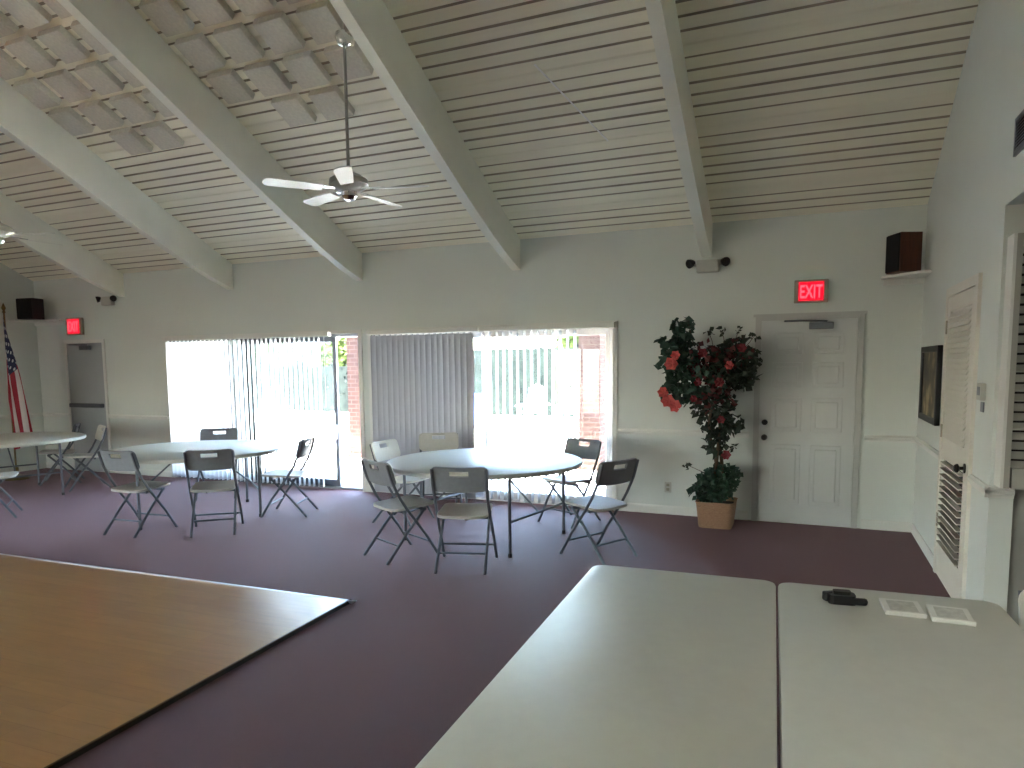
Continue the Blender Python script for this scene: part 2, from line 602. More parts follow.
# casings round the openings
cs = MB()
for (x0, x1, zt) in (S1, S2):
    cs.box(x0 - .05, x1 + .05, D - .018, D + .001, zt, zt + .045)
    cs.box(x0 - .05, x0, D - .018, D + .001, 0, zt).box(x1, x1 + .05, D - .018, D + .001, 0, zt)
    cs = struct(cs.build('trim_%d' % (9 if zt and x0 < -6 else 10), TRIM)) and MB()

# vertical blinds
def vane_mesh(m, w, z0, z1, name='vane'):
    b = MB()
    n = 5
    for i in range(n):
        u0, u1 = i / n - .5, (i + 1) / n - .5
        y0, y1 = .007 * (1 - 4 * u0 * u0), .007 * (1 - 4 * u1 * u1)
        for (a, c) in ((0, 1),):
            p = [(u0 * w, y0, z0), (u1 * w, y1, z0), (u1 * w, y1, z1), (u0 * w, y0, z1)]
            q = [(x, y + .0012, z) for x, y, z in p]
            b.quad(*p)
            b.quad(*q[::-1])
    b.box(-.012, .012, -.004, .008, z1 - .002, z1 + .03)
    return b.build(name, m, None, smooth=50)

def blind(name, label, x0, x1, m, runs, headlen):
    """runs: list of (xa, xb, spacing, angle)"""
    root = thing(name, label, 'window blind', ((x0 + x1) / 2, D - .055, 0))
    cx = (x0 + x1) / 2
    MB().box(headlen[0] - cx, headlen[1] - cx, -.03, .045, 2.015, 2.072, bevel=.005).build('headrail', TRIM, root)
    first = None
    for xa, xb, sp, ang, mm in runs:
        proto = vane_mesh(mm, .089, .03, 2.0)
        k = 0
        x = xa
        while x <= xb + 1e-4:
            o = proto if k == 0 else proto.copy()
            if k:
                COL.objects.link(o)
            o.parent = root
            o.location = (x - cx, random.uniform(-.002, .002), 0)
            o.rotation_euler.z = R((ang(x) if callable(ang) else ang) + random.uniform(-4, 4))
            x += sp
            k += 1
    MB().tube([(headlen[1] - cx - .06, -.034, 2.02), (headlen[1] - cx - .06, -.036, 1.1)], .0025, 6).build('pull_chain', TRIM, root)
    return root
blind('vertical_blind', 'white vertical blind with open slats across the left-hand glass door', -8.62, -5.76, VINYL,
      [(-8.57, -5.80, .0795, lambda x: 93 + max(0, min(1, (x + 7.9) / .8)) * 19, VINYL)], (-8.66, -5.70))
blind('vertical_blind', 'shade-grey vertical blind drawn shut on the left half of the middle glass door', -5.05, -3.58, VINYLSHADE,
      [(-5.02, -3.60, .079, 12, VINYLSHADE)], (-5.12, -3.545))
blind('vertical_blind', 'white vertical blind with slats turned open beside the brick pillar view', -3.53, -2.2, VINYL,
      [(-3.50, -2.36, .0865, 92, VINYL)], (-3.54, -1.93))

# ------------------------------------------------------------------ hinged doors
def casing(b, x0, x1, zt, w=.07, t=.02):
    b.box(x0 - w, x0, -t, 0, 0, zt + w).box(x1, x1 + w, -t, 0, 0, zt + w).box(x0, x1, -t, 0, zt, zt + w)
    return b

def panel_door():
    root = bpy.data.objects.new('door_1', None)
    COL.objects.link(root)
    root.location = (0, D, 0)
    struct(root)
    x0, x1 = -.437, .432
    casing(MB(), x0, x1, 2.035, .055, .022).box(x0 - .075, x1 + .075, -.034, 0, 2.075, 2.10).build('door_frame', FRAMEG, root)
    b = MB().box(x0 + .004, x1 - .004, -.012, .0, .008, 2.03)
    # six raised panels per side column
    for (a, c) in ((x0 + .11, -.045), (.045, x1 - .11)):
        for (z0, z1) in ((.20, .80), (.93, 1.27), (1.37, 1.62), (1.70, 1.91)):
            b.box(a, c, -.020, -.010, z0, z1, bevel=.006)
            b.box(a + .04, c - .04, -.028, -.014, z0 + .04, z1 - .04, bevel=.008)
    leaf = b.build('door_leaf', DOORP, root)
    k = MB().lathe([(0, .064), (.018, .062), (.028, .05), (.028, .04), (.012, .03), (.012, .01), (.03, .008), (.03, 0)], 16, mtx=Matrix.Translation((-.385, -.012, .868)) @ Matrix.Rotation(R(90), 4, 'X'))
    k.build('door_knob', BRONZE, leaf, smooth=40)
    k = MB().lathe([(0, .024), (.026, .02), (.03, 0)], 16, mtx=Matrix.Translation((-.385, -.012, 1.02)) @ Matrix.Rotation(R(90), 4, 'X'))
    k.build('deadbolt', BRONZE, leaf, smooth=40)
    closer(root, .02, 1.985)
    return root

def closer(root, x, z, m=None):
    c = MB().box(x - .02, x + .2, -.075, -.022, z - .045, z + .02, bevel=.008)
    o = c.build('door_closer', m or GREYM, root)
    MB().tube([(x + .14, -.05, z + .03), (x - .1, -.17, z + .035)], .009).tube([(x - .1, -.17, z + .035), (x - .24, -.03, z + .04)], .009).build('closer_arm', m or GREYM, o)
panel_door()

def bar_door():
    root = bpy.data.objects.new('door_2', None)
    COL.objects.link(root)
    root.location = (-10.43, D, 0)
    struct(root)
    casing(MB(), -.41, .41, 2.03, .05, .02).build('door_frame', TRIM, root)
    leaf = MB().box(-.405, .405, -.012, 0, .008, 2.025).build('door_leaf', DOORG, root)
    MB().box(-.36, .38, -.075, -.012, 1.02, 1.085, bevel=.012).build('push_bar', METAL, leaf)
    closer(root, -.02, 1.965)
bar_door()

def louvre_door():
    # on the right wall; local x runs along -Y (towards the viewer), local -y points into the room
    root = bpy.data.objects.new('door_3', None)
    COL.objects.link(root)
    root.location = (XR, 5.585, 0)
    root.rotation_euler.z = R(-90)
    struct(root)
    x0, x1, zt = -.465, .465, 2.09
    f = casing(MB(), x0, x1, zt, .065, .022)
    f.build('door_frame', LOUV, root)
    f = MB()
    st = .11
    f.box(x0 + .004, x0 + st, -.016, 0, .01, zt - .005).box(x1 - st, x1 - .004, -.016, 0, .01, zt - .005)
    for z0, z1 in ((.01, .26), (.90, 1.06), (1.98, zt - .005)):
        f.box(x0 + st, x1 - st, -.016, 0, z0, z1)
    leaf = f.build('door_leaf', LOUV, root)
    MB().box(x0 + st - .01, x1 - st + .01, -.003, .0, .25, .91).build('gap_shade_sheet', SLOTSHADE, leaf)  # dark sheet for the shade behind the lower louvres
    MB().box(x0 + st - .01, x1 - st + .01, -.003, .0, 1.05, 1.99).build('upper_backing', LOUV, leaf)
    def louvres(z0, z1, name, pitch, tilt):
        b = MB()
        z = z0 + .02
        while z < z1 - .01:
            m = Matrix.Translation((0, -.020, z)) @ Matrix.Rotation(R(tilt), 4, 'X')
            b.box(x0 + st, x1 - st, -.020, .020, -.0035, .0035, m)
            z += pitch
        b.build(name, LOUV, leaf)
    louvres(1.06, 1.98, 'upper_louvre', .036, 58)
    louvres(.26, .90, 'lower_louvre', .046, 2)
    MB().lathe([(0, .064), (.018, .062), (.029, .05), (.029, .04), (.012, .03), (.012, .01), (.032, .008), (.032, 0)], 16,
               mtx=Matrix.Translation((x1 - .06, -.016, .935)) @ Matrix.Rotation(R(90), 4, 'X')).build('door_knob', BRONZE, leaf, smooth=40)
    for z in (.42, 1.1, 1.87):
        MB().box(x0 - .012, x0 + .012, -.026, -.016, z - .05, z + .05, bevel=.002).build('hinge', BRASSY, leaf)
louvre_door()

# louvred shutter in the recess
def shutter():
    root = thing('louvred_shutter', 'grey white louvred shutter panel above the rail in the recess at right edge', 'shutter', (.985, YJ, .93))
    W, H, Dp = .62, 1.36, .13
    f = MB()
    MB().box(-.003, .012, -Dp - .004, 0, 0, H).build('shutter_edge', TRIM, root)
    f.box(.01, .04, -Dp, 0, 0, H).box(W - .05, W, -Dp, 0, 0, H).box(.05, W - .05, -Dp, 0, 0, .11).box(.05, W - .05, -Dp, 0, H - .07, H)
    MB().box(.03, W - .04, -.02, -.001, .09, H - .05).build('gap_shade_sheet', SLOTSHADE, root)  # sheet coloured dark as the shade behind the slats
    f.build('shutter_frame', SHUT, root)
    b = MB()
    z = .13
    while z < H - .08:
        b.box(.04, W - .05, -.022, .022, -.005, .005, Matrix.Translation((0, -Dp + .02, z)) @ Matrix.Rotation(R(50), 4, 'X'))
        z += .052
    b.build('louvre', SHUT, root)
shutter()

# ------------------------------------------------------------------ dance floor
def dance_floor():
    root = thing('dance_floor', 'tan wood laminate dance floor with metal edge on the maroon carpet', 'dance floor', (-2.843, 3.86, 0), R(2.0))
    MB().box(-6.2, -.03, -6.2, -.03, .001, .018).build('laminate_deck', WOOD, root)
    b = MB()
    m = Matrix(((0, 0, 1, 0), (1, 0, 0, 0), (0, 1, 0, 0), (0, 0, 0, 1)))
    b.prism([(.03, .001), (-.04, .019), (-.04, .001)], -6.2, 0, m)
    b.build('edge_strip', ALU, root)
    b = MB()
    m = Matrix(((1, 0, 0, 0), (0, 0, 1, 0), (0, 1, 0, 0), (0, 0, 0, 1)))
    b.prism([(-.012, .001), (-.032, .019), (-.04, .019), (-.04, .001)], -6.2, 0, m)
    b.build('edge_strip', BRONZE, root)
dance_floor()

# ------------------------------------------------------------------ folding tables
def tabletop_rect(hx, hy, r, z):
    b = MB()
    p = rrect(hx, hy, r)
    layers = [(-.006, z - .045), (0, z - .038), (0, z - .008), (-.003, z - .002), (-.009, z)]
    rings = []
    for off, zz in layers:
        q = rrect(hx + off, hy + off, r + off)
        rings.append([b.bm.verts.new((x, y, zz)) for x, y in q])
    for a, c in zip(rings, rings[1:]):
        for k in range(len(p)):
            b.bm.faces.new((a[k], a[(k + 1) % len(p)], c[(k + 1) % len(p)], c[k]))
    b.bm.faces.new(rings[0][::-1])
    b.bm.faces.new(rings[-1])
    return b

def table_legs(root, lx, ly, zt, m):
    for s in (-1, 1):
        for t in (-1, 1):
            b = MB().tube([(s * lx, t * ly, zt), (s * lx * 1.0, t * ly, .03)], .0145, 10)
            o = b.build('leg', m, root, smooth=40)
            MB().lathe([(.019, 0), (.019, .03), (.015, .035), (0, .035)], 10, (s * lx, t * ly, 0)).build('foot_cap', BLACK, o)
        b = MB().tube([(s * lx, -ly, .30), (s * lx, ly, .30)], .011).tube([(s * lx, -ly, zt - .02), (s * lx, ly, zt - .02)], .0145)
        b.build('crossbar', m, root, smooth=40)
        MB().tube([(s * lx, 0, .30), (s * lx * .25, 0, zt - .01)], .009).build('folding_brace', m, root, smooth=40)

def rect_table(label, x, y, rz):
    root = thing('folding_table', label, 'table', (x, y, 0), rz, 'white rectangular folding tables')
    tabletop_rect(.379, .915, .055, .74).build('tabletop', PLAST, root, smooth=30)
    b = MB()
    for s in (-1, 1):
        b.box(s * .30 - .012, s * .30 + .012, -.8, .8, .672, .695)
    b.build('apron_rail', GREYM, root)
    for t in (-1, 1):
        for s in (-1, 1):
            o = MB().tube([(s * .27, t * .66, .69), (s * .27, t * .66, .03)], .0145, 10).build('leg', GREYM, root, smooth=40)
            MB().lathe([(.019, 0), (.019, .03), (.015, .035), (0, .035)], 10, (s * .27, t * .66, 0)).build('foot_cap', BLACK, o)
        MB().tube([(-.27, t * .66, .25), (.27, t * .66, .25)], .011).build('crossbar', GREYM, root, smooth=40)
        MB().tube([(0, t * .66, .25), (0, t * .2, .69)], .009).build('folding_brace', GREYM, root, smooth=40)
    return root
RT = R(2.4)
def on_front(u, v):          # u right from the seam, v back from the far edge
    cx, cy_ = -.091, 2.955
    return (cx + u * math.cos(RT) - v * math.sin(RT) * -1 * -1, cy_ + u * math.sin(RT) + v * math.cos(RT))
for s, lab in ((-1, 'bare white plastic folding table with nothing on it, in the foreground'),
               (1, 'white plastic folding table in the foreground carrying key fob and packets')):
    x, y = on_front(s * .383, -.915)
    rect_table(lab, x, y, RT)

def round_table(label, x, y, rz):
    root = thing('round_table', label, 'table', (x, y, 0), rz, 'white round folding tables')
    r = .915
    b = MB().lathe([(0, .695), (r - .03, .695), (r - .006, .699), (r, .708), (r, .728), (r - .004, .736), (r - .014, .74), (0, .74)], 64)
    b.build('tabletop', PLAST, root, smooth=35)
    table_legs(root, .58, .48, .70, METAL)
    return root
TB = {'a': (-2.77, 5.84), 'b': (-6.18, 5.60), 'c': (-9.55, 5.62)}
round_table('round white folding table in front of the grey closed blinds', *TB['a'], R(-9.4))
round_table('round white folding table in front of the left-hand glass door', *TB['b'], R(52))
round_table('round white folding table beside the flag at the left edge', *TB['c'], R(-20))

# ------------------------------------------------------------------ folding chairs
def panel_mesh(hx, hz, r, thick, nx, nz, slot, curve, name, m, place):
    """rounded plastic panel in its own u-v plane with an optional grip slot; place(u, v, w) -> point"""
    b = MB()
    def inside(u, v):
        du, dv = max(0, abs(u) - (hx - r)), max(0, abs(v) - (hz - r))
        return du * du + dv * dv <= r * r
    grid = {}
    us = [-hx + 2 * hx * i / nx for i in range(nx + 1)]
    vs = [-hz + 2 * hz * j / nz for j in range(nz + 1)]
    def clampc(u, v):
        au, av = abs(u), abs(v)
        if au > hx - r and av > hz - r:
            du, dv = au - (hx - r), av - (hz - r)
            L = math.hypot(du, dv)
            if L > 0:
                k = max(du, dv) / L
                du, dv = du * k, dv * k
            u = math.copysign(hx - r + du, u)
            v = math.copysign(hz - r + dv, v)
        return u, v
    for w in (0, 1):
        for i, u in enumerate(us):
            for j, v in enumerate(vs):
                uu, vv = clampc(u, v)
                grid[i, j, w] = b.bm.verts.new(place(uu, vv, (w - .5) * thick + curve(uu, vv)))
    def hole(i, j):
        if not slot:
            return False
        uc, vc = (us[i] + us[i + 1]) / 2, (vs[j] + vs[j + 1]) / 2
        return abs(uc) < slot[0] and slot[1] < vc < slot[2]
    cells = {(i, j) for i in range(nx) for j in range(nz) if not hole(i, j)}
    for i, j in cells:
        for w in (0, 1):
            q = [grid[i, j, w], grid[i + 1, j, w], grid[i + 1, j + 1, w], grid[i, j + 1, w]]
            b.bm.faces.new(q if w else q[::-1])
        for di, dj, e in ((-1, 0, ((i, j), (i, j + 1))), (1, 0, ((i + 1, j), (i + 1, j + 1))), (0, -1, ((i, j), (i + 1, j))), (0, 1, ((i, j + 1), (i + 1, j + 1)))):
            if (i + di, j + dj) not in cells:
                (a, c) = e
                b.bm.faces.new((grid[a[0], a[1], 0], grid[c[0], c[1], 0], grid[c[0], c[1], 1], grid[a[0], a[1], 1]))
    return b

def make_chair(kind):
    back_m, seat_m = (PALE, PALE) if kind == 'pale' else (CHARC, TAUPE)
    root = thing('folding_chair', 'chair', 'chair')
    # long side tubes: front foot -> seat back -> top of backrest
    def front_leg(s):
        return [(s * .225, .235, .0), (s * .222, .11, .20), (s * .215, -.06, .43), (s * .212, -.13, .54), (s * .212, -.20, .68), (s * .212, -.245, .825)]
    for s in (-1, 1):
        o = MB().tube(front_leg(s), .0125, 8).build('front_leg', METAL, root, smooth=50)
        o = MB().tube([(s * .190, .12, .415), (s * .192, -.05, .24), (s * .196, -.255, 0.0)], .0125, 8).build('rear_leg', METAL, root, smooth=50)
    MB().tube([(-.222, .15, .135), (.222, .15, .135)], .009).build('stretcher', METAL, root, smooth=50)
    MB().tube([(-.194, -.14, .135), (.194, -.14, .135)], .009).build('stretcher', METAL, root, smooth=50)
    MB().box(-.205, .205, .10, .13, .405, .43).box(-.205, .205, -.10, -.07, .405, .43).build('seat_rail', METAL, root)
    ct, st_ = math.cos(R(2)), math.sin(R(2))
    b = panel_mesh(.205, .205, .06, .022, 12, 12, None, lambda u, v: -.010 * math.cos(PI * u / .42) * (1 if v < .12 else .5), 'seat', seat_m,
                   lambda u, v, w: (u, .035 + v, .447 + w + v * .05))
    b.build('seat', seat_m, root, smooth=40)
    ang = R(17)
    b = panel_mesh(.228, .105, .05, .018, 18, 14, (.066, .028, .070), lambda u, v: -.026 * (1 - (u / .228) ** 2), 'backrest', back_m,
                   lambda u, v, w: (u, -.198 - v * math.sin(ang) + w * math.cos(ang), .745 + v * math.cos(ang) + w * math.sin(ang)))
    b.build('backrest', back_m, root, smooth=40)
    return root
protos = {'pale': make_chair('pale'), 'dark': make_chair('dark')}
used = {'pale': False, 'dark': False}
def chair(kind, x, y, fx, fy, label):
    o = protos[kind]
    if used[kind]:
        o = copy_tree(o)
    used[kind] = True
    o.location = (x, y, 0)
    o.rotation_euler.z = facing(fx, fy)
    tag(o, label, 'chair', 'folding chairs')
    return o
chair('dark', -2.53, 4.94, -.29, .955, 'dark folding chair, back to us, nearest at the right-hand round table')
chair('dark', -3.19, 5.02, .45, .89, 'dark folding chair at the left front of the right-hand round table')
chair('pale', -3.87, 6.15, 1, -.02, 'pale folding chair tucked in at the left of the right-hand round table')
chair('pale', -3.82, 6.86, .52, -.86, 'pale folding chair behind the right-hand round table against grey blinds')
chair('dark', -2.23, 6.74, -.38, -.92, 'dark folding chair in front of the bright open slatted door')
chair('dark', -1.60, 5.62, -.88, .47, 'dark folding chair turned sideways, rightmost, nearest the white wall')
chair('dark', -6.13, 4.83, -.06, 1, 'dark folding chair at the left front of the middle round table')
chair('dark', -5.42, 5.12, -.62, .78, 'dark folding chair seen square from behind at the middle round table')
chair('dark', -6.84, 6.53, .58, -.81, 'dark folding chair behind the middle round table, facing us against the glare')
chair('dark', -5.28, 6.03, -.93, -.36, 'dark folding chair turned sideways before the open gap of the left glass door')
chair('pale', -9.07, 6.36, -.46, -.89, 'pale folding chair standing between the grey door and the left-edge table')
chair('dark', -9.86, 6.55, -.66, -.75, 'dark folding chair behind the left-edge round table under the grey door')
chair('pale', -8.30, 4.72, .62, .78, 'pale folding chair cut off by the left edge, in front of the table')
chair('pale', .93, 2.62, .03, -1, 'pale folding chair beside the foreground table at the right edge')

# ------------------------------------------------------------------ things on the front table
def key_fob():
    x, y = on_front(.222, -.20)
    root = thing('key_fob', 'black key fob bundle lying on the foreground table', 'keys', (x, y, .74), R(8))
    b = MB().prism(rrect(.046, .030, .018), .0, .034)
    b.prism(rrect(.030, .016, .010), .034, .046)
    b.build('fob_body', BLACK, root, smooth=40)
    MB().box(.02, .085, -.030, -.004, .001, .026, bevel=.009).build('fob_tail', BLACK, root)
    MB().box(-.055, .0, .01, .04, .002, .036, Matrix.Rotation(R(22), 4, 'Z'), bevel=.006).build('key_cover', BLACK, root)
key_fob()
def packet(u, v, rz, label):
    x, y = on_front(u, v)
    root = thing('napkin_packet', label, 'packet', (x, y, .74), rz, 'white packets')
    b = MB().box(-.064, .064, -.078, .078, 0.0005, .012, bevel=.003)
    b.build('wrapper', PAPER, root)
    MB().box(-.045, .045, -.055, .055, .0115, .0135, bevel=.0006).build('printed_panel', PAPERG, root)
    MB().box(-.064, .064, -.081, -.066, .010, .018, bevel=.003).build('folded_edge', PAPER, root)
    return root
packet(.418, -.21, R(3), 'flat white packet lying next to the key fob')
p = packet(.562, -.235, R(-1), 'flat white packet nearest the table corner, tucked against the other packet')

# ------------------------------------------------------------------ ceiling fans
def make_fan():
    root = thing('ceiling_fan', 'fan', 'ceiling fan')
    H = 4.12 - 2.965
    MB().lathe([(0, H), (.065, H), (.07, H - .03), (.05, H - .085), (.02, H - .10), (0, H - .10)], 20).build('canopy', CHROME, root, smooth=40)
    MB().box(.03, .14, -.05, .05, H - .02, H + .05, bevel=.006).build('mounting_bracket', FANM, root)
    MB().tube([(0, 0, H - .09), (0, 0, .15)], .0125, 10).build('down_rod', FANM, root, smooth=40)
    MB().lathe([(0, .17), (.03, .165), (.045, .14), (.10, .115), (.145, .085), (.15, .045), (.12, .02), (.085, .0), (0, .0)], 28).build('motor_housing', FANM, root, smooth=35)
    MB().lathe([(0, .002), (.06, .0), (.062, -.04), (.045, -.065), (.012, -.075), (0, -.075)], 24).build('switch_cup', CHROME, root, smooth=35)
    for k in range(5):
        a = R(14 + 72 * k)
        m = Matrix.Rotation(a, 4, 'Z') @ Matrix.Translation((0, 0, .01)) @ Matrix.Rotation(R(11), 4, 'X')
        poly = [(.20, -.048), (.40, -.060), (.58, -.064), (.615, -.052), (.63, -.02), (.63, .02), (.615, .052), (.58, .064), (.40, .060), (.20, .048)]
        o = MB().prism(poly, -.004, .004, m).build('blade', FANW, root)
        b = MB().box(.09, .23, -.016, .016, .004, .012, m).prism([(.20, -.02), (.27, -.04), (.29, 0), (.27, .04), (.20, .02)], .004, .010, m)
        b.build('blade_bracket', CHROME, o)
    return root
fan = make_fan()
fan.location = (-3.28, 4.55, 2.965)
tag(fan, 'white five-blade ceiling fan on a long rod in the middle of the room', 'ceiling fan', 'ceiling fans')
f2 = copy_tree(fan)
f2.location = (-7.57, 4.55, 2.965)
f2.rotation_euler.z = R(0)
tag(f2, 'white ceiling fan cut off by the left edge of the photo', 'ceiling fan', 'ceiling fans')

# ------------------------------------------------------------------ acoustic foam squares
TLM = Matrix.Rotation(-R(26.4), 4, 'X')
def tile_proto():
    b = MB().box(-.15, .15, -.148, .148, -.07, 0, bevel=.006, seg=2)
    return b.build('acoustic_panel', TILE)
tp = tile_proto()
rowname = ['lowest', 'second', 'third', 'fourth', 'fifth', 'sixth', 'seventh']
colname = ['first', 'second', 'third', 'fourth']
used_t = False
def put_tile(x, s, label, mm):
    global used_t
    o = tp if not used_t else tp.copy()
    if used_t:
        COL.objects.link(o)
    used_t = True
    y = D - s * CS
    z = zc(y)
    o.location = (x, y, z - .001)
    o.rotation_euler = (-R(26.4), 0, 0)
    tag(o, label, 'acoustic panel', 'foam squares on the ceiling')
S0 = 2.255
for bay, cols, name in (('near', (-4.915, -4.48, -4.05, -3.615), 'behind the fan rod'), ('far', (-7.08, -6.635, -6.185, -5.74), 'in the bay at upper left')):
    for r in range(0, 6):
        for c, x in enumerate(cols):
            if r == 0 and c in (0, 3):
                continue
            if bay == 'far' and r == 0 and c == 0:
                continue
            put_tile(x, S0 + r * .37, 'grey foam square %s, %s row, %s from left' % (name, 'lowest' if not r else rowname[r] + ' row up'.replace(' row', ''), colname[c]), TILE)

# bright line across the ceiling boards, given shape as a thin pale tube
def streak():
    y1, z1 = 5.30, 0
    b = MB()
    p0 = Vector((-2.086, 5.442, 0)); p1 = Vector((-1.706, 6.265, 0))
    for p in (p0, p1):
        p.z = zc(p.y) - .006
    b.tube([p0, p1], .0065, 8)
    for t in (0, .12, .24):
        q = p0.lerp(p1, t)
        b.lathe([(0, .006), (.009, .003), (.009, -.004), (0, -.007)], 8, q)
    return b
STREAK_MB = streak()
tag(STREAK_MB.build('ceiling_streak', OUTW, smooth=60), 'thin pale tube standing for a bright line slantwise across the ceiling boards', 'streak')

# ------------------------------------------------------------------ wall fittings
def text_mesh(txt, size, depth):
    cu = bpy.data.curves.new('t', 'FONT')
    cu.body = txt
    cu.size = size
    cu.extrude = depth
    cu.align_x = 'CENTER'
    cu.align_y = 'CENTER'
    cu.offset = .003
    ob = bpy.data.objects.new('t', cu)
    COL.objects.link(ob)
    dg = bpy.context.evaluated_depsgraph_get()
    me = bpy.data.meshes.new_from_object(ob.evaluated_get(dg))
    bpy.data.objects.remove(ob)
    return me

def exit_sign(label, x, z, w, h):
    root = thing('exit_sign', label, 'exit sign', (x, D, z), 0, 'red exit signs')
    MB().box(-w / 2 - .04, w / 2 + .04, -.05, 0, -h / 2 - .02, h / 2 + .02, bevel=.006).build('housing', EXITF, root)
    MB().box(-w / 2, w / 2, -.056, -.049, -h / 2, h / 2, bevel=.003).build('lit_panel', EXITR, root)
    me = text_mesh('EXIT', h * .98, .001)
    me.materials.clear()
    me.materials.append(EXITL)
    o = bpy.data.objects.new('lettering', me)
    COL.objects.link(o)
    o.parent = root
    o.location = (0, -.0572, -h * .055)
    o.rotation_euler = (R(90), 0, 0)
    ww = max(v.co.x for v in me.vertices) - min(v.co.x for v in me.vertices)
    o.scale = (w * .90 / ww, 1.0, 1)
    o['label'] = 'glowing letters reading EXIT'
exit_sign('glowing red exit sign above the white panelled door at right', .01, 2.305, .225, .18)
exit_sign('glowing red exit sign above the grey door at far left', -10.59, 2.29, .27, .225)

def emergency_light(label, x, z):
    root = thing('emergency_light', label, 'emergency light', (x, D, z), 0, 'twin-head emergency lights')
    MB().box(-.11, .11, -.07, 0, -.07, .06, bevel=.012).build('battery_box', OUTLET, root)
    for s in (-1, 1):
        m = Matrix.Translation((s * .165, -.06, .03)) @ Matrix.Rotation(R(s * 40), 4, 'Z') @ Matrix.Rotation(R(105), 4, 'X')
        o = MB().lathe([(0, -.04), (.026, -.035), (.042, 0), (.047, .03), (.042, .031), (.026, .024), (0, .022)], 18, mtx=m).build('lamp_head', BLACK if s < 0 else BRONZE, root, smooth=40)
        MB().tube([(s * .10, -.05, .0), (s * .15, -.055, .02)], .012).build('swivel', OUTLET, o)
emergency_light('twin-head emergency light under the beam end beside the tree', -.965, 2.61)
emergency_light('twin-head emergency light near the grey door at far left', -9.80, 2.65)

def corner_speaker(name, label, x, y, rz, w, d, h, z, side):
    root = thing(name, label, 'speaker', (x, y, z), rz, 'corner loudspeakers')
    MB().box(-w / 2, w / 2, -d / 2, d / 2, 0, h, bevel=.004).build('cabinet', side, root)
    MB().box(-w / 2 + .008, w / 2 - .008, -d / 2 - .014, -d / 2, .008, h - .008, bevel=.004).build('grille', BLACKG, root)
# right: local -y is the grille; it looks left along the room
corner_speaker('loudspeaker', 'brown wooden loudspeaker with black front on the shelf in the right corner', .760, 7.14, R(-66), .22, .19, .34, 2.405, WALNUT)
corner_speaker('loudspeaker', 'black loudspeaker on the shelf in the far left corner', -11.17, 7.12, R(8), .31, .20, .32, 2.40, BLACK)
def corner_shelf(label, x0, x1, z, tip):
    root = thing('corner_shelf', label, 'shelf', (0, 0, 0), 0, 'white corner shelves')
    s = 1 if x1 > x0 else -1
    poly = [(x1, D), (x1, D - .42), (x1 - s * .10, D - .42), (x0, D - .12), (x0, D)]
    MB().prism(poly, z - .022, z).build('shelf_board', TRIM, root)
    MB().prism([(x0 + s * .02, D), (x1, D), (x1, D - .03), (x0 + s * .02, D - .03)], z - .075, z - .022).build('cleat', TRIM, root)
corner_shelf('white corner shelf under the brown wooden loudspeaker', .61, XR, 2.404, 0)
corner_shelf('white corner shelf under the black loudspeaker at far left', -10.82, XL, 2.399, 0)

# picture on the right wall
def picture():
    root = thing('framed_picture', 'dark framed picture hanging on the right wall', 'picture', (XR, 6.69, 1.43), R(-90))
    w, h = .43, .315
    f = MB()
    t = .05
    f.box(-w, -w + t, -.04, -.002, -h, h, bevel=.006).box(w - t, w, -.04, -.002, -h, h, bevel=.006)
    f.box(-w, w, -.04, -.002, -h, -h + t, bevel=.006).box(-w, w, -.04, -.002, h - t, h, bevel=.006)
    f.build('picture_frame', BLACK, root)
    MB().box(-w + t - .004, w - t + .004, -.02, -.004, -h + t - .004, h - t + .004).build('print', ART, root)
picture()

def thermostat():
    root = thing('thermostat', 'small grey thermostat on the narrow wall strip beside the louvred door', 'thermostat', (XR, 4.86, 1.42), R(-90))
    MB().box(-.055, .055, -.028, 0, -.03, .07, bevel=.005).build('thermostat_body', OUTLET, root)
    MB().box(-.03, .04, -.030, -.027, .0, .05).build('display', GREYM, root)
    MB().box(-.035, .035, -.008, 0, -.10, -.04, bevel=.002).build('switch_plate', GREYM, root)
thermostat()
def outlet():
    root = thing('wall_outlet', 'small wall outlet low on the white wall left of the tree', 'outlet', (-1.348, D, .296))
    MB().box(-.036, .036, -.007, 0, -.058, .058, bevel=.003).build('cover_plate', OUTLET, root)
    for z in (-.024, .024):
        MB().box(-.017, .017, -.0095, -.006, z - .015, z + .015, bevel=.002).build('socket', EXITF, root)
outlet()
def vent():
    root = thing('wall_vent', 'grey return air grille high on the right wall at the photo edge', 'vent', (XR, 4.10, 2.77), R(-90))
    w, h = .345, .095
    MB().box(-w, -w + .025, -.012, 0, -h, h).box(w - .025, w, -.012, 0, -h, h).box(-w, w, -.012, 0, h - .025, h).box(-w, w, -.012, 0, -h, -h + .025).build('vent_frame', GREYM, root)
    MB().box(-w + .02, w - .02, -.004, 0, -h + .02, h - .02).build('duct_shade_plate', SLOTSHADE, root)  # dark plate standing in for the shade inside the duct
    b = MB()
    z = -h + .035
    while z < h - .03:
        b.box(-w + .02, w - .02, -.011, .007, -.001, .001, Matrix.Translation((0, -.006, z)) @ Matrix.Rotation(R(40), 4, 'X'))
        z += .016
    b.build('vent_slat', GREYM, root)
vent()

